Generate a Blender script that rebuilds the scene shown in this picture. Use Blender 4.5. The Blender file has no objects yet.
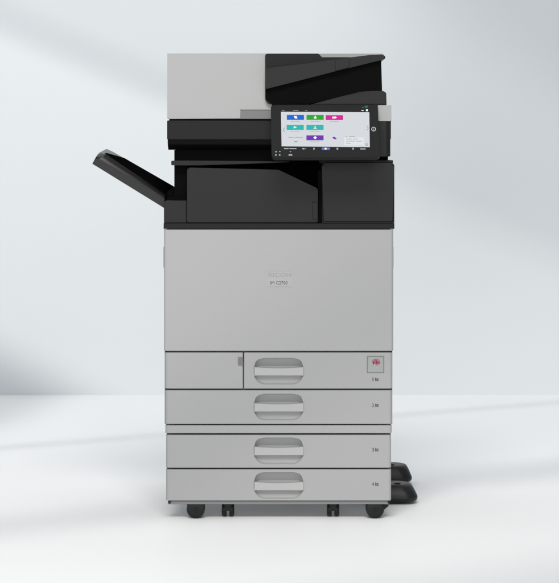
import bpy, bmesh, math
from mathutils import Vector
C = bpy.context
S = C.scene
COL = S.collection

# ------------------------------------------------------------------ camera
CAM_D, CAM_H, KX = 6.0, 0.945, 0.00256
cd = bpy.data.cameras.new('camera')
cam = bpy.data.objects.new('camera', cd)
COL.objects.link(cam)
cam.location = (0, -CAM_D, CAM_H)
cam.rotation_euler = (math.radians(90), 0, 0)
cd.sensor_fit = 'HORIZONTAL'
cd.sensor_width = 36
cd.lens = 36 * CAM_D / (559 * KX)
cd.shift_y = -141.5 / 559
cd.clip_end = 200
S.camera = cam

# ------------------------------------------------------------------ world
w = bpy.data.worlds.new('World')
S.world = w
w.use_nodes = True
bg = w.node_tree.nodes['Background']
bg.inputs[0].default_value = (0.855, 0.94, 1.02, 1)
bg.inputs[1].default_value = 0.31

S.view_settings.view_transform = 'Standard'
S.view_settings.look = 'None'
S.view_settings.exposure = 0.01
S.view_settings.gamma = 1.0
S.cycles.use_denoising = True
S.cycles.max_bounces = 8

WALL_Y = 3.04

# ------------------------------------------------------------------ lamps
def aim(o, t):
    o.rotation_euler = (Vector(t) - o.location).to_track_quat('-Z', 'Y').to_euler()

def area(name, loc, tgt, sx, sy, power, col=(1, 1, 1)):
    l = bpy.data.lights.new(name, 'AREA')
    l.shape = 'RECTANGLE'
    l.size, l.size_y, l.energy, l.color = sx, sy, power, col
    o = bpy.data.objects.new(name, l)
    COL.objects.link(o)
    o.location = loc
    aim(o, tgt)
    return o

area('front_softbox', (-0.5, -7.5, 1.75), (0, 0, 0.75), 4.5, 2.6, 165, (1.0, 0.99, 0.975))
area('top_softbox', (0.0, -0.6, 5.2), (0, 0, 0), 3.2, 2.2, 12)
area('rear_fill_lamp', (0.0, 1.75, 3.0), (0.0, 2.45, 0.0), 5.0, 0.5, 17, (0.97, 0.985, 1))  # unseen lamp added to brighten the far floor and lower wall

# unseen lamp added high up: soft shade bars are put into its emission pattern
LP = Vector((-0.4, -7.0, 7.2))
po = area('shade_pattern_lamp', LP, (0, 1.0, 0.3), 4.6, 3.0, 760, (1.0, 0.972, 0.925))
pl = po.data
pl.use_nodes = True
nt = pl.node_tree
em = nt.nodes['Emission']

class N:
    """tiny expression helper over Math nodes"""
    def __init__(s, sock): s.s = sock
    @staticmethod
    def op(o, *a, clamp=False):
        m = nt.nodes.new('ShaderNodeMath')
        m.operation = o
        m.use_clamp = clamp
        for i, v in enumerate(a):
            if isinstance(v, N): nt.links.new(v.s, m.inputs[i])
            else: m.inputs[i].default_value = v
        return N(m.outputs[0])
    def __add__(s, o): return N.op('ADD', s, o)
    def __radd__(s, o): return N.op('ADD', o, s)
    def __sub__(s, o): return N.op('SUBTRACT', s, o)
    def __rsub__(s, o): return N.op('SUBTRACT', o, s)
    def __mul__(s, o): return N.op('MULTIPLY', s, o)
    def __rmul__(s, o): return N.op('MULTIPLY', o, s)
    def __truediv__(s, o): return N.op('DIVIDE', s, o)
    def __rtruediv__(s, o): return N.op('DIVIDE', o, s)

def sstep(x, a, b):
    m = nt.nodes.new('ShaderNodeMapRange')
    m.interpolation_type = 'SMOOTHSTEP'
    nt.links.new(x.s, m.inputs[0])
    m.inputs[1].default_value, m.inputs[2].default_value = a, b
    m.inputs[3].default_value, m.inputs[4].default_value = 0, 1
    return N(m.outputs[0])

def band(x, c, half):       # soft bar: 1 at the centre, 0 beyond half
    return 1 - sstep(N.op('ABSOLUTE', x - c), 0.0, half)

ge = nt.nodes.new('ShaderNodeNewGeometry')
sp = nt.nodes.new('ShaderNodeSeparateXYZ')
nt.links.new(ge.outputs['Incoming'], sp.inputs[0])
sq = nt.nodes.new('ShaderNodeSeparateXYZ')
nt.links.new(ge.outputs['Position'], sq.inputs[0])
vx, vy, vz = N(sp.outputs[0]), N(sp.outputs[1]), N(sp.outputs[2])
lx, ly, lz = N(sq.outputs[0]), N(sq.outputs[1]), N(sq.outputs[2])
tw = (WALL_Y - ly) / N.op('MAXIMUM', vy, 1e-3)
xw, zw = lx + tw * vx, lz + tw * vz
tf = (0.0 - lz) / N.op('MINIMUM', vz, -1e-3)
xf, yf = lx + tf * vx, ly + tf * vy
onwall = N.op('MULTIPLY', N.op('GREATER_THAN', zw, 0.0), N.op('GREATER_THAN', vy, 1e-3))
# wall shade pattern
q = zw + 0.424 * xw
wall = band(q, 0.995, 0.12) * 0.42 * (1 - 0.7 * sstep(xw, -0.3, 0.5))
wall = wall + sstep(q, 0.98, 1.10) * 0.27
wall = wall + sstep(xw, 0.0, 0.8) * (0.02 + 0.30 * sstep(zw, 0.05, 0.9))
wall = wall + sstep(zw + 0.6 * xw, 1.60, 2.1) * 0.31
wall = wall + (1 - sstep(zw + 0.5 * xw, -0.53, -0.25)) * 0.98
# floor shade pattern
r = yf - 0.70 * xf
fl = band(r, 2.05, 0.16) * 0.32
fl = fl + band(r, 0.38, 0.38) * (0.30 + 0.10 * sstep(xf, 0.1, 0.7))
fl = fl + (1 - sstep(r, -1.45, -0.70)) * 0.40
rc = xf - 0.10 * (yf - 1.9)
fl = fl + (1 - sstep(rc, -1.10, -0.80)) * 0.75 * sstep(yf, 1.5, 2.4)
shade = onwall * wall + (1 - onwall) * fl
gain = N.op('SUBTRACT', 1.0, shade, clamp=True)
nt.links.new(gain.s, em.inputs['Strength'])

# ------------------------------------------------------------------ materials
def mat(name, col, rough=0.5, spec=0.5, noise=0.03, nscale=60, bump=0.0, bscale=900, metal=0.0, emit=None, es=0.0, coat=0.0):
    m = bpy.data.materials.new(name)
    m.use_nodes = True
    t = m.node_tree
    b = t.nodes['Principled BSDF']
    b.inputs['Roughness'].default_value = rough
    b.inputs['Metallic'].default_value = metal
    b.inputs['Specular IOR Level'].default_value = spec
    b.inputs['Coat Weight'].default_value = coat
    g = t.nodes.new('ShaderNodeTexCoord')
    n = t.nodes.new('ShaderNodeTexNoise')
    n.inputs['Scale'].default_value = nscale
    n.inputs['Detail'].default_value = 4
    t.links.new(g.outputs['Object'], n.inputs['Vector'])
    mx = t.nodes.new('ShaderNodeMix')
    mx.data_type = 'RGBA'
    t.links.new(n.outputs[0], mx.inputs[0])
    mx.inputs[6].default_value = tuple(c * (1 - noise) for c in col) + (1,)
    mx.inputs[7].default_value = tuple(min(1, c * (1 + noise)) for c in col) + (1,)
    t.links.new(mx.outputs[2], b.inputs['Base Color'])
    if bump:
        n2 = t.nodes.new('ShaderNodeTexNoise')
        n2.inputs['Scale'].default_value = bscale
        n2.inputs['Detail'].default_value = 2
        t.links.new(g.outputs['Object'], n2.inputs['Vector'])
        bp = t.nodes.new('ShaderNodeBump')
        bp.inputs['Strength'].default_value = bump
        bp.inputs['Distance'].default_value = 0.0004
        t.links.new(n2.outputs[0], bp.inputs['Height'])
        t.links.new(bp.outputs[0], b.inputs['Normal'])
    if emit:
        b.inputs['Emission Color'].default_value = emit + (1,)
        b.inputs['Emission Strength'].default_value = es
    return m

M = {}
M['wall'] = mat('wall_paint', (0.685, 0.712, 0.733), 0.85, 0.2, 0.008, 1.3, 0.15, 250)
M['floor'] = mat('floor_coating', (0.905, 0.907, 0.91), 0.5, 0.3, 0.006, 1.0, 0.08, 200)
M['grey'] = mat('light_grey_plastic', (0.343, 0.344, 0.347), 0.5, 0.3, 0.008, 6, 0.25, 1400)
M['grey2'] = mat('drawer_grey_plastic', (0.332, 0.333, 0.336), 0.5, 0.3, 0.008, 6, 0.25, 1400)
M['chassis'] = mat('chassis_steel', (0.42, 0.42, 0.42), 0.6, 0.3, 0.02)
M['underside'] = mat('bounce_base', (0.68, 0.68, 0.68), 0.5, 0.4, 0.03)  # pale colour chosen to bounce light onto the floor below
M['plinth'] = mat('plinth_grey', (0.20, 0.20, 0.205), 0.55, 0.3, 0.02)
M['midgrey'] = mat('mid_grey_plastic', (0.15, 0.15, 0.152), 0.5, 0.4, 0.02)
M['black'] = mat('charcoal_plastic', (0.0115, 0.0115, 0.0118), 0.42, 0.19, 0.04, 20, 0.3, 1600)
M['black2'] = mat('dark_charcoal_plastic', (0.0095, 0.0095, 0.0098), 0.5, 0.16, 0.04, 20, 0.3, 1600)
M['deep'] = mat('black_interior_and_shade', (0.0018, 0.0018, 0.0018), 0.6, 0.04, 0.04)  # black inner parts; stands in for shade on feeder recess and bolt hole
M['under'] = mat('underside_shade_plastic', (0.003, 0.003, 0.003), 0.5, 0.08, 0.04)  # shade below the scanner put into the colour, darker than its body
M['traymat'] = mat('tray_plastic', (0.011, 0.011, 0.0112), 0.3, 0.22, 0.04, 20, 0.3, 1600)
M['bed'] = mat('tray_bed_plastic', (0.004, 0.004, 0.004), 0.9, 0.0, 0.04)
M['handlegrey'] = mat('handle_plastic', (0.375, 0.376, 0.378), 0.38, 0.4, 0.01)
M['rubber'] = mat('black_rubber', (0.005, 0.006, 0.006), 0.45, 0.25, 0.1, 80)
M['bezel'] = mat('panel_bezel', (0.012, 0.012, 0.0122), 0.4, 0.16, 0.02)
M['ink'] = mat('grey_ink', (0.08, 0.08, 0.08), 0.6, 0.2)
M['emboss'] = mat('embossed_lettering', (0.27, 0.27, 0.275), 0.35, 0.4)
M['plate'] = mat('badge_plate', (0.347, 0.348, 0.351), 0.45, 0.35)
M['wprint'] = mat('white_print', (0.45, 0.45, 0.45), 0.5, 0.3)
M['dimprint'] = mat('dim_print', (0.22, 0.22, 0.23), 0.5, 0.3)
M['sticker'] = mat('sticker_paper', (0.29, 0.305, 0.30), 0.45, 0.4, 0.08, 120)
M['stickeredge'] = mat('sticker_border', (0.17, 0.18, 0.18), 0.5, 0.3)
M['pink'] = mat('sticker_pink', (0.36, 0.14, 0.19), 0.5, 0.3, 0.25, 400)
M['darkred'] = mat('sticker_dark_red', (0.17, 0.025, 0.05), 0.5, 0.3, 0.2, 400)
def lit(name, c, es=0.98):
    M[name] = mat(name, tuple(x * 0.06 for x in c), 0.3, 0.08, 0.0, emit=c, es=es)
lit('screen_white', (0.63, 0.65, 0.68)); lit('screen_blue', (0.02, 0.13, 0.58)); lit('screen_green', (0.03, 0.36, 0.03))
lit('screen_magenta', (0.62, 0.02, 0.30)); lit('screen_teal', (0.03, 0.45, 0.42)); lit('screen_purple', (0.16, 0.04, 0.42))
lit('screen_icon', (0.92, 0.95, 0.98)); lit('screen_text', (0.33, 0.34, 0.37)); lit('screen_arrow', (0.30, 0.42, 0.55))
lit('screen_box', (0.72, 0.74, 0.76)); lit('screen_glow', (0.10, 0.18, 0.60)); lit('led_teal', (0.02, 0.22, 0.22)); lit('screen_dark', (0.02, 0.02, 0.03))
lit('screen_label', (0.42, 0.44, 0.46))

# ------------------------------------------------------------------ geometry helpers
def P(px, py, d):
    k = KX * (CAM_D + d) / CAM_D
    return ((px - 278.5 - 1.0) * k, CAM_H + (150 - py) * k)

def link(name, bm, m, parent=None, smooth=35, flat_front=True):
    bmesh.ops.recalc_face_normals(bm, faces=bm.faces)
    bm.normal_update()
    a = math.radians(smooth)
    for f in bm.faces: f.smooth = True
    for e in bm.edges:
        if len(e.link_faces) == 2 and e.calc_face_angle(0) > a: e.smooth = False
        elif len(e.link_faces) != 2: e.smooth = False
        elif flat_front and (abs(e.link_faces[0].normal.y) > 0.9998) != (abs(e.link_faces[1].normal.y) > 0.9998): e.smooth = False
    me = bpy.data.meshes.new(name)
    bm.to_mesh(me)
    bm.free()
    me.materials.append(M[m] if isinstance(m, str) else m)
    o = bpy.data.objects.new(name, me)
    COL.objects.link(o)
    if parent is not None: o.parent = parent
    return o

def rpoly(pts, radii, seg=6):
    """round polygon corners; radii one number or list"""
    n = len(pts)
    if not isinstance(radii, (list, tuple)): radii = [radii] * n
    out = []
    for i, p in enumerate(pts):
        r = radii[i]
        if r <= 0: out.append(tuple(p)); continue
        p = Vector(p); a = Vector(pts[i - 1]) - p; b = Vector(pts[(i + 1) % n]) - p
        ang = a.angle(b)
        t = min(r / math.tan(ang / 2), a.length * .49, b.length * .49)
        rr = t * math.tan(ang / 2)
        pa, pb = p + a.normalized() * t, p + b.normalized() * t
        c = p + (a.normalized() + b.normalized()).normalized() * (rr / math.sin(ang / 2))
        va, vb = pa - c, pb - c
        tot = va.angle(vb)
        for k in range(seg + 1):
            s = k / seg
            v = (va * math.sin((1 - s) * tot) + vb * math.sin(s * tot)) / math.sin(tot) if tot > 1e-4 else va.lerp(vb, s)
            out.append(tuple(c + v))
    return out

def prism_bm(pts, d0, d1, bevel=0.0015, bm=None, seg=3, back_bevel=False):
    """pixel polygon seen on the plane at depth d0, extruded straight back to depth d1"""
    own = bm is None
    b = bmesh.new()
    w0 = [P(x, y, d0) for x, y in pts]
    f = [b.verts.new((x, d0, z)) for x, z in w0]
    g = [b.verts.new((x, d1, z)) for x, z in w0]
    b.faces.new(f); b.faces.new(g[::-1])
    n = len(f)
    for i in range(n): b.faces.new((f[i], g[i], g[(i + 1) % n], f[(i + 1) % n]))
    if bevel > 0:
        fs = set(f); gs = set(g)
        es = [e for e in b.edges if (e.verts[0] in fs and e.verts[1] in fs) or (back_bevel and e.verts[0] in gs and e.verts[1] in gs)]
        bmesh.ops.bevel(b, geom=es, offset=bevel, segments=seg, affect='EDGES', clamp_overlap=False)
    if own: return b
    merge(bm, b)
    return bm

def merge(dst, src):
    me = bpy.data.meshes.new('t'); src.to_mesh(me); src.free(); dst.from_mesh(me); bpy.data.meshes.remove(me)

def prism(name, pts, d0, d1, m, parent, bevel=0.0015, radii=0, seg=3):
    if radii: pts = rpoly(pts, radii)
    return link(name, prism_bm(pts, d0, d1, bevel, seg=seg), m, parent)

def R(x0, y0, x1, y1): return [(x0, y0), (x1, y0), (x1, y1), (x0, y1)]

def boxm(x0, x1, y0, y1, z0, z1, bev=0.0, seg=3):
    b = bmesh.new()
    bmesh.ops.create_cube(b, size=1)
    for v in b.verts:
        v.co = ((x0 + x1) / 2 + v.co.x * (x1 - x0), (y0 + y1) / 2 + v.co.y * (y1 - y0), (z0 + z1) / 2 + v.co.z * (z1 - z0))
    if bev: bmesh.ops.bevel(b, geom=b.edges[:], offset=bev, segments=seg, affect='EDGES')
    return b

def vpanel(px0, py0, px1, py1, d0, d1, rl=0.012, rr=0.012, bevel=0.0009):
    """front panel with rounded vertical corners, extruded in height"""
    x0, z1 = P(px0, py0, d0); x1, z0 = P(px1, py1, d0)
    plan = rpoly([(x0, d1), (x0, d0), (x1, d0), (x1, d1)], [0, rl, rr, 0], 8)
    b = bmesh.new()
    lo = [b.verts.new((x, y, z0)) for x, y in plan]
    hi = [b.verts.new((x, y, z1)) for x, y in plan]
    b.faces.new(lo[::-1]); b.faces.new(hi)
    n = len(lo)
    for i in range(n): b.faces.new((lo[i], lo[(i + 1) % n], hi[(i + 1) % n], hi[i]))
    bmesh.ops.recalc_face_normals(b, faces=b.faces)
    ls, hs = set(lo), set(hi)
    es = [e for e in b.edges if ((e.verts[0] in ls) == (e.verts[1] in ls)) and max(e.verts[0].co.y, e.verts[1].co.y) < d1 - 1e-5 or
          (((e.verts[0] in ls) == (e.verts[1] in ls)) and min(e.verts[0].co.y, e.verts[1].co.y) < d1 - 1e-5)]
    bmesh.ops.bevel(b, geom=es, offset=bevel, segments=2, affect='EDGES', clamp_overlap=False)
    return b

def boolean(bm, cut, name, m, parent):
    me = bpy.data.meshes.new('a'); bm.to_mesh(me); bm.free()
    mc = bpy.data.meshes.new('b'); cut.to_mesh(mc); cut.free()
    a = bpy.data.objects.new('a', me); c = bpy.data.objects.new('b', mc)
    COL.objects.link(a); COL.objects.link(c)
    md = a.modifiers.new('x', 'BOOLEAN'); md.operation = 'DIFFERENCE'; md.object = c; md.solver = 'EXACT'
    dg = C.evaluated_depsgraph_get(); dg.update()
    r = bpy.data.meshes.new_from_object(a.evaluated_get(dg))
    b = bmesh.new(); b.from_mesh(r)
    for o in (a, c): bpy.data.objects.remove(o)
    for x in (me, mc, r): bpy.data.meshes.remove(x)
    return link(name, b, m, parent, 40, True)

# flat marks laid on a plane: depth function df(py) and outward offset
def flatmarks(name, polys, df, off, m, parent, nrm=(0, -1, 0), thick=0.0004):
    b = bmesh.new()
    nv = Vector(nrm)
    for pts in polys:
        f, g = [], []
        for x, y in pts:
            d = df(y); X, Z = P(x, y, d)
            v = Vector((X, d, Z))
            f.append(b.verts.new(v + nv * (off + thick))); g.append(b.verts.new(v + nv * off))
        b.faces.new(f)
        for i in range(len(f)): b.faces.new((f[i], g[i], g[(i + 1) % len(f)], f[(i + 1) % len(f)]))
    return link(name, b, m, parent, 30)

def circ(cx, cy, rx, ry=None, n=20, a0=0, a1=360):
    ry = ry or rx
    return [(cx + rx * math.cos(math.radians(a0 + (a1 - a0) * k / n)), cy + ry * math.sin(math.radians(a0 + (a1 - a0) * k / n))) for k in range(n)]

def text(name, s, cx, cy, h, width, df, off, m, parent, nrm=(0, -1, 0), bold=0.0):
    cu = bpy.data.curves.new('t', 'FONT'); cu.body = s; cu.resolution_u = 3; cu.align_x = 'CENTER'; cu.offset = bold
    o = bpy.data.objects.new('t', cu); COL.objects.link(o)
    dg = C.evaluated_depsgraph_get(); dg.update()
    me = bpy.data.meshes.new_from_object(o.evaluated_get(dg))
    b = bmesh.new(); b.from_mesh(me)
    bpy.data.objects.remove(o); bpy.data.curves.remove(cu); bpy.data.meshes.remove(me)
    xs = [v.co.x for v in b.verts]; ys = [v.co.y for v in b.verts]
    x0, x1, y0, y1 = min(xs), max(xs), min(ys), max(ys)
    sx = width / (x1 - x0); sy = h / (y1 - y0)
    nv = Vector(nrm)
    for v in b.verts:
        px = cx + (v.co.x - (x0 + x1) / 2) * sx; py = cy - (v.co.y - (y0 + y1) / 2) * sy
        d = df(py); X, Z = P(px, py, d)
        v.co = Vector((X, d, Z)) + nv * off
    return link(name, b, m, parent)

# ------------------------------------------------------------------ setting
def struct(name, bm, m):
    o = link(name, bm, m); o['kind'] = 'structure'; return o
struct('floor', boxm(-9, 9, -11, WALL_Y + 0.2, -0.1, 0.0), 'floor')
struct('wall', boxm(-9, 9, WALL_Y, WALL_Y + 0.15, -0.05, 6.0), 'wall')

# ------------------------------------------------------------------ the machine
root = bpy.data.objects.new('office_copier', None)
COL.objects.link(root)
root['label'] = 'tall light grey and charcoal office copier with four paper drawers and lit touchscreen'
root['category'] = 'office copier'

DEP = 0.66          # body depth
z = lambda y, d=0.0: P(0, y, d)[1]
x = lambda p, d=0.0: P(p, 0, d)[0]

# chassis of main unit and paper bank (behind the fronts)
link('chassis', boxm(x(165.2), x(391.8), 0.031, DEP, z(427.5), z(229.6), 0.002), 'chassis', root)
link('paper_bank', boxm(x(166.6), x(390.8), 0.031, DEP, 0.110, z(427.5), 0.002), 'chassis', root)
link('base_bounce_plate', boxm(x(167.2), x(390.2), 0.031, DEP - .002, 0.104, 0.1105, 0.001), 'underside', root)  # plate added as a reflector to lighten the shade under the machine
link('side_cover', boxm(x(164.3), x(165.0), 0.016, DEP - .01, z(425), z(231)), 'grey', root)
link('side_cover', boxm(x(392.0), x(392.7), 0.016, DEP - .01, z(425), z(231)), 'grey', root)
link('side_cover', boxm(x(166.1), x(166.5), 0.03, DEP - .01, 0.09, z(429)), 'grey2', root)
link('side_cover', boxm(x(390.85), x(391.15), 0.03, DEP - .01, 0.09, z(429)), 'grey2', root)
# front door
door = link('front_door', vpanel(163.9, 229.6, 393.3, 350.9, 0, 0.03, 0.007, 0.007), 'grey', root)
# fixed band over the drawers of the bank
link('bank_top_trim', vpanel(165.2, 425.3, 391.8, 433.2, 0.0, 0.02, 0.008, 0.008), 'grey2', root)

def loft(rings_px, tilt=0, ytop=0):
    b = bmesh.new(); rings = []
    for dd, pts in rings_px:
        t_ = [min(1, max(0, (py - ytop) / 26.0)) for px, py in pts] if tilt else [0] * len(pts)
        rings.append([b.verts.new((P(px, py, 0)[0], dd * (1 + tilt * t), P(px, py, 0)[1])) for (px, py), t in zip(pts, t_)])
    for a, c in zip(rings, rings[1:]):
        n = len(a)
        for i in range(n): b.faces.new((a[i], a[(i + 1) % n], c[(i + 1) % n], c[i]))
    b.faces.new(rings[0]); b.faces.new(rings[-1][::-1])
    bmesh.ops.recalc_face_normals(b, faces=b.faces)
    return b
def pocket(cx, cy, hw, hh):       # shallow finger well
    return loft([(dd, rpoly(R(cx - hw + i, cy - hh + i, cx + hw - i, cy + hh - i), 11.5 - i, 10)) for dd, i in ((-0.004, 0), (0, 0), (0.0030, .35), (0.0056, 1.0), (0.0072, 1.8), (0.0078, 2.6))], 0.25, cy - hh)
def scoop(cx, cy, hw, hh, yb):    # deeper sloping part above the grip bar
    rs = [(-0.004, 1.0), (0.0044, 1.0)] + [(0.0044 + 0.021 * (1 - q_) ** 0.85, q_) for q_ in (0.94, 0.85, 0.75, 0.62, 0.5, 0.4)]
    out = []
    for dd, q_ in rs:
        top = yb - (yb - (cy - hh)) * q_
        w_ = hw - (1 - q_) * 3.0
        out.append((dd, rpoly(R(cx - w_, top, cx + w_, yb), [11 * q_, 11 * q_, .3, .3], 10)))
    return loft(out)
def drawer(x0, x1, y0, y1, cy, bar_y, txt_y, num, rl=0.008):
    d = vpanel(x0, y0, x1, y1, 0, 0.03, rl, 0.008)
    cuts = [pocket(278.7, cy, 24.9, 13.3), scoop(278.7, cy, 23.9, 12.5, bar_y + 5),
            prism_bm(rpoly(R(253.0, bar_y + .2, 304.9, bar_y + 8.2), 1.4, 4), -0.01, 0.045, 0)]
    for cut in cuts:
        o_ = boolean(d, cut, 'drawer', 'grey2', root)
        if cut is not cuts[-1]:
            d = bmesh.new(); d.from_mesh(o_.data); om = o_.data; bpy.data.objects.remove(o_); bpy.data.meshes.remove(om)
    d = o_
    bx0, bx1, by0, by1 = 254.2, 303.7, bar_y, bar_y + 8.6
    top = [(bx0 + (bx1 - bx0) * k / 14, by0 + 1.1 * math.sin(math.pi * k / 14)) for k in range(15)]
    pts = top + [(bx1, by1), (bx0, by1)]
    hb = bmesh.new(); i_ = 0.45
    def col(k):          # one column of the bar: back top, edge top, face top, face bottom, edge bottom, back bottom
        px_ = bx0 + (bx1 - bx0) * k / 14
        pf = min(max(px_, bx0 + i_), bx1 - i_)
        t_ = by0 + 1.1 * math.sin(math.pi * k / 14)
        return [hb.verts.new((P(q_, y_, 0)[0], dd, P(q_, y_, 0)[1])) for q_, y_, dd in
                ((px_, t_, 0.0175), (px_, t_, -0.0022), (pf, t_ + i_, -0.0035), (pf, by1 - i_, -0.0035), (px_, by1, -0.0022), (px_, by1, 0.0175))]
    cols = [col(k) for k in range(15)]
    for p_, q_ in zip(cols, cols[1:]):
        for j in range(6): hb.faces.new((p_[j], q_[j], q_[(j + 1) % 6], p_[(j + 1) % 6]))
    for c_ in (cols[0], cols[-1]):
        hb.faces.new((c_[1], c_[2], c_[3], c_[4])); hb.faces.new((c_[0], c_[1], c_[4], c_[5]))
    link('handle', hb, 'handlegrey', d, 20)
    df = lambda y: 0.0
    text('tray_number', num, 373.0, txt_y, 3.5, 0.9 if num == '1' else 2.2, df, 0.0005, 'ink', d)
    ic = [R(375.2, txt_y - 1.5, 376.3, txt_y + 1.6), R(376.5, txt_y - .9, 378.5, txt_y - .3), R(376.5, txt_y + .1, 378.5, txt_y + .6), R(376.5, txt_y + 1.0, 378.5, txt_y + 1.6)]
    flatmarks('paper_size_mark', ic, df, 0.0002, 'ink', d)
    return d

d1 = drawer(244.1, 392.4, 352.5, 388.6, 371.2, 367.0, 379.3, '1', 0.0015)
d2 = drawer(165.2, 392.0, 390.2, 424.0, 407.0, 403.0, 405.2, '2')
d3 = drawer(166.0, 391.2, 434.9, 467.8, 450.8, 446.6, 449.6, '3')
d4 = drawer(166.0, 391.2, 469.4, 500.6, 485.3, 481.8, 484.0, '4')
# front left cover beside drawer 1 with its small grey latch
lc = link('toner_cover', vpanel(165.0, 352.5, 242.9, 388.6, 0, 0.03, 0.008, 0.0015), 'grey2', root)
prism('latch', R(238.0, 357.3, 243.0, 365.3), -0.0022, 0.004, 'midgrey', lc, 0.0006, 0.6)

# sticker on drawer 1
df0 = lambda y: 0.0
flatmarks('sticker_border', [R(366.9, 355.8, 384.2, 372.9)], df0, 0.0002, 'stickeredge', d1, thick=0.0003)
st = flatmarks('sticker', [R(367.9, 356.9, 383.2, 372.0)], df0, 0.0006, 'sticker', d1, thick=0.0003)
petals = [circ(376.0 + 2.3 * math.cos(math.radians(a)), 362.0 + 1.9 * math.sin(math.radians(a)), 2.1, 1.8, 14) for a in (190, 245, 300, 355, 60)]
for k_, p_ in enumerate(petals): flatmarks('emblem_petal', [p_], df0, 0.0009, 'pink', d1, thick=0.0001 + 0.00008 * k_)
marks = [circ(373.6, 362.8, .9, 1.6, 12), circ(376.5, 362.3, 1.2, 1.5, 12), circ(379, 362.8, .7, 1.0, 12), R(374.3, 359.6, 376.8, 360.4)]
flatmarks('emblem_detail', marks, df0, 0.0016, 'darkred', d1, thick=0.0001)

# brand badge on the door
flatmarks('badge_plate', [rpoly(R(266.9, 271.4, 292.7, 286.6), 1.0, 4)], df0, 0.0002, 'plate', door, thick=0.0005)
text('maker_lettering', 'RICOH', 279.8, 274.9, 4.2, 22.6, df0, 0.0011, 'emboss', door)
text('model_lettering', 'IM C2700', 279.0, 282.8, 3.3, 17.0, df0, 0.0010, 'ink', door)
# side grips
link('side_grip', boxm(x(163.3), x(164.4), 0.012, 0.16, z(268), z(247), 0.0006), 'midgrey', root)
link('side_grip', boxm(x(392.9), x(393.7), 0.012, 0.16, z(268), z(247), 0.0006), 'midgrey', root)

# plinth
link('plinth', boxm(x(167.8), x(389.6), 0.006, 0.024, z(504.6), z(501.1), 0.001), 'plinth', root)
for px in (168.2, 387.6):
    prism('levelling_bolt', [(px, 501.2), (px + 2.6, 501.2), (px + 2.0, 503.6), (px + .6, 503.6)], 0.0015, 0.005, 'rubber', root, 0.0003)
prism('corner_bracket', [(383, 504.7), (388.6, 504.7), (388.3, 506.2), (384.5, 509.5), (383, 509.5)], 0.02, 0.06, 'rubber', root, 0.0006)

# ---- casters
def caster_disc(px, y0):
    cx = x(px, y0); zc = 0.0236; rr = 0.0234
    b = bmesh.new()
    for s in (0, 1):
        a = y0 + s * 0.026
        prof = [(0, a + .001), (rr * .80, a), (rr * .93, a + 0.0008), (rr, a + 0.005), (rr, a + 0.017), (rr * .93, a + 0.0212), (0, a + 0.022)]
        rings = []
        for r_, yy in prof:
            if r_ == 0: rings.append([b.verts.new((cx, yy, zc))])
            else: rings.append([b.verts.new((cx + r_ * math.cos(t * math.tau / 40), yy, zc + r_ * math.sin(t * math.tau / 40))) for t in range(40)])
        for p, q_ in zip(rings, rings[1:]):
            for i in range(40):
                j = (i + 1) % 40
                vs = [p[i % len(p)], p[j % len(p)], q_[j % len(q_)], q_[i % len(q_)]]
                u = []
                for v in vs:
                    if v not in u: u.append(v)
                b.faces.new(u)
    c = link('caster', boxm(cx - 0.0232, cx + 0.0232, y0 + 0.018, y0 + 0.042, 0.0275, 0.106, 0.002), 'rubber', root)
    link('wheel', b, 'rubber', c)
    bb = bmesh.new()
    bmesh.ops.create_cone(bb, cap_ends=True, segments=24, radius1=0.0055, radius2=0.0045, depth=0.003)
    for v in bb.verts: v.co = Vector((cx + v.co.x, y0 - 0.0012 + v.co.z * 1.0, zc + v.co.y))
    link('hub_cap', bb, 'black2', c)

def caster_twin(px, y0):
    cx = x(px, y0); rr = 0.0185; zc = rr + .0003
    c = link('caster', boxm(cx - 0.010, cx + 0.010, y0 - 0.002, y0 + 0.036, 0.0165, 0.106, 0.003), 'rubber', root)
    for s in (-1, 1):
        b = bmesh.new()
        w_ = 0.0062
        prof = [(0, -w_), (rr * .8, -w_), (rr * .95, -w_ * .7), (rr, -w_ * .2), (rr, w_ * .5), (rr * .97, w_), (0, w_)]
        if s > 0: prof = [(r_, -a) for r_, a in prof][::-1]
        rings = []
        for r_, a in prof:
            X = cx + s * 0.0097 + a
            if r_ == 0: rings.append([b.verts.new((X, y0 + .017, zc))])
            else: rings.append([b.verts.new((X, y0 + .017 + r_ * math.cos(t * math.tau / 32), zc + r_ * math.sin(t * math.tau / 32))) for t in range(32)])
        for p, q_ in zip(rings, rings[1:]):
            for i in range(32):
                j = (i + 1) % 32
                u = []
                for v in (p[i % len(p)], p[j % len(p)], q_[j % len(q_)], q_[i % len(q_)]):
                    if v not in u: u.append(v)
                b.faces.new(u)
        link('wheel', b, 'rubber', c)

caster_disc(195.6, 0.008); caster_disc(375.2, 0.008)
caster_twin(227.9, 0.03); caster_twin(333.2, 0.03)
caster_disc(200, 0.58); caster_disc(371, 0.58)

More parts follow.
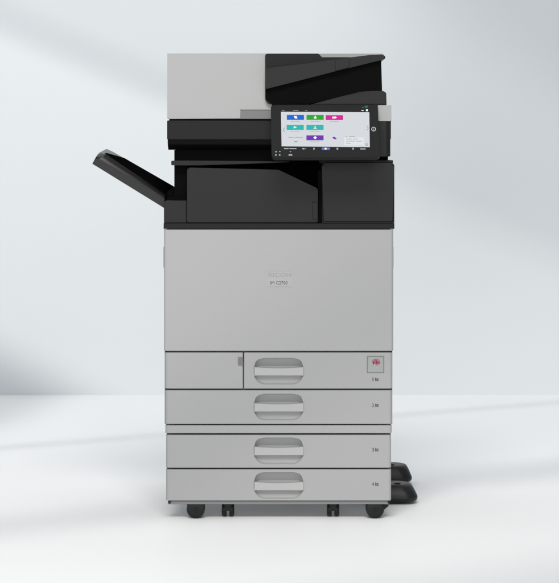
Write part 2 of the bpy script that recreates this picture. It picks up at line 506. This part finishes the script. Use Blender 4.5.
# ---- anti-tip feet on the right
def foot(cxp, hw_px, d, ytop, ybot, slope):
    k = KX * (CAM_D + d) / CAM_D
    xr = (cxp + hw_px - 279.5) * k
    zt = CAM_H + (150 - ytop) * k; zb = CAM_H + (150 - ybot) * k
    sl = slope * k
    x0 = x(380, 0)
    b = bmesh.new(); rings = []
    H = zt - zb
    # (height fraction, inset)
    prof = [(0.0, 0.012), (0.0, 0.008), (0.06, 0.003), (0.16, 0.0005), (0.30, 0.0), (0.62, sl * .45), (0.86, sl * .85), (0.95, sl * 1.08), (1.0, sl * 1.5), (1.0, sl * 1.5 + .006)]
    for hf, ins in prof:
        pts = rpoly([(x0 - .03, d - .062 + ins), (xr - ins, d - .062 + ins), (xr - ins, d + .062 - ins), (x0 - .03, d + .062 - ins)], [.01, .034, .034, .01], 10)
        rings.append([b.verts.new((X, Y, zb + hf * H)) for X, Y in pts])
    for p, q_ in zip(rings, rings[1:]):
        n = len(p)
        for i in range(n): b.faces.new((p[i], p[(i + 1) % n], q_[(i + 1) % n], q_[i]))
    b.faces.new(rings[0][::-1]); b.faces.new(rings[-1])
    f = link('stabiliser_foot', b, 'rubber2', root, 50)
    # pad under it and, on top, a dark disc painted as the shaded bolt hole
    c = bmesh.new()
    bmesh.ops.create_cone(c, cap_ends=True, segments=28, radius1=0.014, radius2=0.018, depth=zb + .003)
    for v in c.verts: v.co += Vector((xr - .045, d, (zb + .003) / 2))
    link('floor_pad', c, 'rubber', f)
    c = bmesh.new()
    bmesh.ops.create_cone(c, cap_ends=True, segments=28, radius1=0.0085, radius2=0.0085, depth=0.002)
    for v in c.verts: v.co += Vector((x(397, .3), d - .02, zt + .0005))
    link('bolt_hole_shade', c, 'deep', f)
M['rubber2'] = mat('stabiliser_plastic', (0.010, 0.010, 0.0105), 0.42, 0.28, 0.08, 60, 0.4, 1200)
foot(404, 13.0, 0.30, 482.6, 499.4, 6.0)
foot(404, 7.4, 0.64, 464.0, 480.2, 5.0)

# ---- black middle section
prism('base_rail', R(163.6, 223.4, 394.4, 228.9), -0.002, DEP, 'black2', root, 0.0012)
prism('finisher_base', R(163.9, 200.6, 186.4, 222.9), 0.004, 0.52, 'black', root, 0.0015, [3, 0, 0, 0])
prism('finisher_cover', [(187.0, 167.6), (278.5, 169.8), (317.8, 188.6), (317.8, 222.4), (187.0, 222.4)], -0.001, 0.10, 'black', root, 0.0032, [3, 8, 2, 1, 1])
prism('cover_catch', R(312.2, 201.6, 317.2, 219.6), -0.0022, 0.01, 'black2', root, 0.0008, 1.5)
prism('cover_catch_face', R(313.0, 202.6, 317.0, 218.8), -0.0034, 0.00, 'black', root, 0.0006, 1.2)
prism('toner_tower', R(321.8, 162.9, 394.4, 222.9), -0.003, 0.5, 'black', root, 0.005, [3, 3, 0, 0])
prism('tower_cap', R(319.5, 160.3, 393.0, 163.0), 0.004, 0.5, 'black2', root, 0.0015)
# interior of the paper exit
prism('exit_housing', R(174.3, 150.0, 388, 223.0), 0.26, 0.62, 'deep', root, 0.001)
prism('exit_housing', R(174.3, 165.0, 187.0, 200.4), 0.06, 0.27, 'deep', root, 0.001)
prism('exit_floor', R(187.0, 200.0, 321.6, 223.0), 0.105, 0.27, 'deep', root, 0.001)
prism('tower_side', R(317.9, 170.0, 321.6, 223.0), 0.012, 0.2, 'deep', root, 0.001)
shelf = [(171.2, 160.8), (186, 160.6), (289, 161.3), (289, 162.4), (235, 164.2), (200, 165.3), (171.2, 165.3)]
prism('exit_shelf', shelf, 0.03, 0.30, 'black', root, 0.0008, [1, 0, 0, 0, 0, 0, 1])

# ---- left output tray: profile (depth, height) swept down the slope
def W(px, py, d, dz=0.0):
    X, Z = P(px, py, d)
    return (X, d, Z + dz)
def tray():
    b = bmesh.new()
    rowsp = [((92.3, 163.8), (95.4, 157.9), (99.2, 152.8, .075), (106.0, 149.1)),
             ((94.0, 164.9), (97.2, 157.6), (101.0, 152.9, .065), (108.0, 149.4)),
             ((99.0, 167.9), (101.5, 159.7), (105.5, 154.4, .043), (113.0, 151.8)),
             ((120.0, 180.9), (122.0, 172.0), (123.0, 166.2, .043), (130.5, 161.8)),
             ((148.0, 198.1), (149.0, 188.7), (150.0, 184.3, .043), (153.0, 174.6)),
             ((164.3, 208.2), (164.3, 198.6), (165.0, 195.2, .043), (174.2, 186.6))]
    rows = []
    for bo, ft, inn, bk in rowsp:
        A, B, I, K = Vector(W(*bo, .032)), Vector(W(*ft, .032)), Vector(W(*inn)), Vector(W(*bk, .35))
        mid = B.lerp(I, .55) + Vector((0, -0.0012, 0.001))
        pts = [A, A.lerp(B, .8), B.lerp(mid, .25), mid, I, K, K + Vector((0, .012, -.006)), K + Vector((0, .012, -.022)), A + Vector((0, .05, .004))]
        rows.append([b.verts.new(p) for p in pts])
    n = len(rows[0])
    for p, q_ in zip(rows, rows[1:]):
        for i in range(n): b.faces.new((p[i], q_[i], q_[(i + 1) % n], p[(i + 1) % n]))
    b.faces.new(rows[0]); b.faces.new(rows[-1][::-1])
    bmesh.ops.triangulate(b, faces=b.faces[:])
    return b
ot = link('output_tray', tray(), 'traymat', root, 24)
bb = bmesh.new()
lo_ = [(104.6, 154.2, .05), (110, 157.6, .05), (123, 166.4, .05), (150, 184.4, .05), (165.2, 195.2, .05)]
hi_ = [(107.0, 153.8, .12), (124.5, 158.8, .342), (132, 163.2, .342), (153.5, 175.5, .342), (173.8, 187.2, .342)]
L0 = [bb.verts.new(W(*p, .0022)) for p in lo_]; H0 = [bb.verts.new(W(*p, .0022)) for p in hi_]
L1 = [bb.verts.new(W(*p, -.001)) for p in lo_]; H1 = [bb.verts.new(W(*p, -.001)) for p in hi_]
for i in range(4):
    bb.faces.new((L0[i], L0[i + 1], H0[i + 1], H0[i])); bb.faces.new((L1[i], H1[i], H1[i + 1], L1[i + 1]))
    bb.faces.new((L0[i], L1[i], L1[i + 1], L0[i + 1])); bb.faces.new((H0[i], H0[i + 1], H1[i + 1], H1[i]))
bb.faces.new((L0[0], H0[0], H1[0], L1[0])); bb.faces.new((L0[4], L1[4], H1[4], H0[4]))
link('tray_bed', bb, 'bed', ot, 60)
# throat where the tray meets the body
b = bmesh.new()
T = [(163.9, 198.8), (168.5, 190.5), (174.4, 186.6), (186.6, 199.5), (186.6, 201.2), (163.9, 201.2)]
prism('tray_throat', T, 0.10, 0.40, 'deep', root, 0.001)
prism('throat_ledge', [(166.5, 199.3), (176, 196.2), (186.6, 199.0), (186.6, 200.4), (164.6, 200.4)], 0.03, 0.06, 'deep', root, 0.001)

# ---- scanner
def profile_x(px0, px1, prof, name, m, parent, dref=0.0, bev=0.0012):
    """(depth, py) profile extruded along x"""
    X0, X1 = x(px0, dref), x(px1, dref)
    b = bmesh.new()
    pr = [(d, P(0, y, dref)[1]) for d, y in prof]
    l = [b.verts.new((X0, d, zz)) for d, zz in pr]; r_ = [b.verts.new((X1, d, zz)) for d, zz in pr]
    b.faces.new(l); b.faces.new(r_[::-1]); n = len(l)
    for i in range(n): b.faces.new((l[i], r_[i], r_[(i + 1) % n], l[(i + 1) % n]))
    bmesh.ops.bevel(b, geom=b.edges[:], offset=bev, segments=3, affect='EDGES')
    return link(name, b, m, parent)
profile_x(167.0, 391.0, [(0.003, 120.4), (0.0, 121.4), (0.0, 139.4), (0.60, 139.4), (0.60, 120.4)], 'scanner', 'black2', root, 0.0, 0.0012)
profile_x(167.6, 390.4, [(0.002, 139.2), (0.008, 144.5), (0.035, 149.8), (0.60, 149.8), (0.60, 139.2)], 'scanner_underside', 'under', root, 0.0, 0.0006)  # lower scanner band split off so its shade sits in the colour
profile_x(169.0, 389.0, [(0.012, 118.3), (0.012, 120.9), (0.485, 120.9), (0.485, 118.3)], 'scanner_gasket', 'deep', root, 0.0, 0.0003)
profile_x(174.5, 388.0, [(0.05, 147.9), (0.05, 160.9), (0.595, 160.9), (0.595, 147.9)], 'scanner_neck', 'deep', root, 0.0, 0.0005)
# right end of scanner, rounded black column and grey block
link('scanner_end', vpanel(376.0, 121.6, 390.6, 156.6, -0.014, 0.06, 0.006, 0.013, 0.0015), 'black', root)
prism('scanner_end_cap', R(377.6, 105.2, 391.4, 121.2), -0.014, 0.05, 'grey', root, 0.002, 1.0)

# ---- document feeder
adf = prism('feeder_cover', [(167.2, 53.4), (266.5, 53.4), (266.5, 90), (272, 104), (272, 118.9), (167.2, 118.9)], 0.006, 0.50, 'grey', root, 0.002, [1.2, 0, 0, 0, 0, 1.2])
prism('grip_recess', R(240.4, 110.3, 274.0, 119.0), 0.0035, 0.02, 'midgrey', adf, 0.0008, [2.2, 0, 0, 0])
prism('grip_recess_painted_shadow', R(240.0, 109.7, 274.0, 110.4), 0.0047, 0.02, 'ink', adf, 0.0001)  # raised dark strip painted as the shadow line over the recess
prism('feeder_rear_cover', [(266, 53.6), (383.6, 53.6), (384.2, 56.5), (378.5, 60), (378.5, 92), (266, 92)], 0.30, 0.52, 'grey', root, 0.002, [0, 2, 1, 0, 0, 0])
prism('feeder_body', [(265.2, 53.6), (318.5, 53.6), (322.0, 57.2), (352, 57.2), (352, 104.2), (268.2, 104.2), (265.2, 100)], -0.006, 0.46, 'black2', root, 0.0022, [2.5, 3, 1, 0, 0, 5, 5])
prism('feeder_recess_shade', [(265.6, 70), (381.2, 60), (382.2, 92.5), (382.2, 104.0), (271.5, 104.0), (265.6, 99.0)], -0.0075, 0.44, 'deep', root, 0.0012, [0, 1, 0, 0, 4.5, 4])  # raised near-black block; the recess shade is put into its colour
tr = prism('document_tray', [(265.3, 68.2), (300, 64.4), (336, 59.4), (352, 57.2), (370, 55.0), (382, 54.4), (385.4, 56.2), (385.2, 58.8), (380, 60.4), (335, 71.4), (290, 83.0), (265.3, 89.2)], -0.022, 0.30, 'black', root, 0.0035, [1, 0, 0, 0, 4, 2, 1.2, 1.2, 2, 0, 0, 1])
prism('tray_guide', [(335.2, 59.8), (349.2, 57.9), (349.2, 67.5), (335.2, 71.0)], -0.0270, -0.018, 'black', tr, 0.0012)
prism('exit_tray', [(308, 104.4), (330, 99.5), (347, 94.8), (360, 91.8), (372, 91.0), (383.4, 91.0), (386.3, 93.0), (386.6, 104.8), (308, 104.8)], -0.012, 0.34, 'black', root, 0.002, [0, 20, 20, 8, 6, 3, 1.5, 0, 0])

# ---- operation panel, leaning back
Y0, Y1, DB, DT = 104.6, 157.4, -0.130, -0.020
pdf = lambda y: DB + (DT - DB) * (Y1 - y) / (Y1 - Y0)
v0 = Vector((0, DB, P(0, Y1, DB)[1])); v1 = Vector((0, DT, P(0, Y0, DT)[1]))
up = (v1 - v0).normalized()
pn = Vector((0, -up.z, up.y))       # outward normal
def slab(pts, t_front, t_back, bevel, mname, name, parent):
    b = bmesh.new(); f, g = [], []
    for px, py in pts:
        d = pdf(py); X, Z = P(px, py, d); v = Vector((X, d, Z))
        f.append(b.verts.new(v + pn * t_front)); g.append(b.verts.new(v + pn * t_back))
    b.faces.new(f); b.faces.new(g[::-1]); n = len(f)
    for i in range(n): b.faces.new((f[i], g[i], g[(i + 1) % n], f[(i + 1) % n]))
    if bevel:
        fs, gs = set(f), set(g)
        es = [e for e in b.edges if (e.verts[0] in fs and e.verts[1] in fs) or (e.verts[0] in gs and e.verts[1] in gs)]
        bmesh.ops.bevel(b, geom=es, offset=bevel, segments=3, affect='EDGES', clamp_overlap=False)
    return link(name, b, mname, parent)
outline = rpoly([(270.8, 105.0), (377.8, 104.6), (379.6, 157.0), (271.6, 157.4)], [2.5, 1.5, 2.0, 3.0], 6)
pan = slab(outline, 0.0, -0.012, 0.0018, 'bezel', 'control_panel', root)
slab(rpoly([(278, 110), (376, 110), (376.5, 152), (278, 152)], 2, 5), -0.0125, -0.035, 0.004, 'deep', 'panel_housing', root)
prism('panel_arm', R(290, 128, 376, 142), -0.06, 0.01, 'deep', root, 0.002)
PN = tuple(pn)
def pm(name, polys, off, m, thick=0.0003): return flatmarks(name, polys, pdf, off, m, pan, PN, thick)
scr = [(281.0, 111.9), (369.3, 112.4), (369.8, 147.2), (281.6, 146.4)]
pm('touchscreen', [scr], 0.0002, 'screen_white')
def tile(x0, y0, m): return pm('app_tile', [R(x0, y0, x0 + 17.2, y0 + 4.9)], 0.0007, m)
for (tx, ty, m) in ((286.8, 115.2, 'screen_blue'), (306.5, 115.2, 'screen_green'), (325.8, 115.4, 'screen_magenta'),
                    (286.6, 125.2, 'screen_teal'), (306.4, 125.2, 'screen_teal'), (306.4, 135.6, 'screen_purple')):
    tile(tx, ty, m)
    cx, cy = tx + 8.7, ty + 2.4
    g = {'screen_blue': [[(cx - 1.8, cy - 1.2), (cx + 1.2, cy - 1.2), (cx + 2.0, cy + 1.2), (cx - .6, cy + 1.2)]],
         'screen_green': [circ(cx, cy + .4, 1.4, 1.1, 12), R(cx - .4, cy - 1.6, cx + .4, cy)],
         'screen_magenta': [R(cx - 2.2, cy - .8, cx + .6, cy + 1.0), [(cx + .6, cy - 1.2), (cx + 2.4, cy), (cx + .6, cy + 1.2)]],
         'screen_teal': [[(cx - 1.6, cy - 1.2), (cx + 1.6, cy), (cx - 1.6, cy + 1.2)]] if tx < 300 else [R(cx - .45, cy - 1.3, cx + .45, cy + 1.3), R(cx - 1.6, cy + .8, cx + 1.6, cy + 1.3)],
         'screen_purple': [[(cx, cy - 1.7), (cx + 1.7, cy), (cx, cy + 1.7), (cx - 1.7, cy)]]}[m]
    pm('app_icon', g, 0.0012, 'screen_icon', 0.0001)
    # caption strokes under each tile
    pm('app_caption', [R(tx + 4, ty + 6.1, tx + 7.5, ty + 6.7), R(tx + 8, ty + 6.1, tx + 13, ty + 6.7)], 0.0007, 'screen_label', 0.0001)
pm('side_arrow', [[(284.6, 127.6), (285.2, 128.1), (283.6, 130.2), (285.2, 132.2), (284.6, 132.7), (282.7, 130.2)]], 0.0007, 'screen_arrow', 0.0001)
pm('side_arrow', [[(366.6, 126.4), (367.2, 125.9), (368.8, 128.4), (367.2, 130.8), (366.6, 130.3), (367.9, 128.4)]], 0.0007, 'screen_arrow', 0.0001)
pm('message_box', [R(344.2, 137.6, 364.2, 145.4)], 0.0006, 'screen_box', 0.0001)
pm('message_text', [R(346, 139.0, 352, 139.5), R(353, 139.0, 358, 139.5), R(346, 141.2, 355, 141.7), R(356, 141.2, 362, 141.7), R(346, 143.3, 351, 143.8), R(345.4, 136.6, 347.4, 137.2), R(349, 136.6, 355, 137.2)], 0.0009, 'screen_text', 0.0001)
pm('status_text', [R(288.4, 137.4, 294, 137.8), R(295, 137.4, 303, 137.8), R(294.2, 141.4, 297.4, 142.4)], 0.0007, 'screen_text', 0.0001)
pm('small_icon', [[(332.6, 137.2), (334.4, 137.0), (336.8, 138.8), (335.4, 139.6), (332.8, 138.6)]], 0.0007, 'screen_purple', 0.0001)
pm('corner_icon', [R(365.4, 143.2, 368.0, 143.7), R(365.4, 144.4, 368.0, 144.9), R(365.4, 145.5, 368.0, 145.9)], 0.0009, 'screen_text', 0.0001)
bar = [R(284.0, 148.2, 288.6, 149.2), R(289.4, 148.3, 296.4, 149.2), R(302.4, 148.2, 304.4, 149.4), R(305.0, 148.6, 306.2, 149.2), R(313.2, 148.0, 314.6, 149.6), R(336.6, 148.0, 338.2, 149.6), R(352.4, 148.0, 353.8, 149.6), R(360.2, 148.5, 365.6, 149.5)]
for q_ in bar: pm('navigation_label', [q_], 0.0002, 'screen_label', 0.0002)
pm('home_glow', [rpoly(R(321.6, 147.6, 330.0, 150.0), 1.0, 4)], 0.0002, 'screen_glow', 0.0002)
pm('home_icon', [circ(325.6, 148.8, 1.2, 0.9, 14)], 0.0005, 'screen_icon', 0.0001)
for q_ in (R(282.0, 110.3, 284.4, 110.9), R(293.0, 110.3, 298.4, 110.9), R(305.0, 110.4, 307.4, 110.9)): pm('status_label', [q_], 0.0002, 'dimprint', 0.0002)
pm('user_icon', [R(366.0, 109.4, 367.9, 111.2), R(361.4, 110.2, 363.6, 110.9)], 0.0002, 'screen_icon', 0.0002)
pm('proximity_mark', [R(362.4, 107.2, 364.0, 107.9), R(364.6, 105.9, 368.2, 106.5), R(365.4, 106.8, 367.4, 107.8)], 0.0002, 'led_teal', 0.0002)
# home key: a ring and centre mark
ring = bmesh.new()
N_ = 28
def ppt(px, py, off):
    d = pdf(py); X, Z = P(px, py, d); return Vector((X, d, Z)) + pn * off
for k in range(N_):
    a, c = k * math.tau / N_, (k + 1) * math.tau / N_
    q4 = [(2.3, a), (2.3, c), (1.65, c), (1.65, a)]
    ring.faces.new([ring.verts.new(ppt(373.6 + r_ * math.cos(t), 129.2 + r_ * .95 * math.sin(t), 0.0004)) for r_, t in q4])
bmesh.ops.remove_doubles(ring, verts=ring.verts, dist=1e-6)
link('home_key', ring, 'wprint', pan)
pm('home_key_mark', [circ(373.6, 129.2, .55, .5, 10)], 0.0002, 'wprint', 0.0002)
leds = [R(275.4, 151.4, 276.8, 152.3), R(279.2, 151.4, 280.4, 152.0), R(275.2, 154.6, 276.6, 155.6), R(279.0, 154.6, 280.4, 155.6), R(288.6, 154.6, 292.2, 155.6), R(289.8, 151.6, 291.2, 152.1)]
for q_ in leds: pm('indicator_mark', [q_], 0.0002, 'wprint', 0.0002)
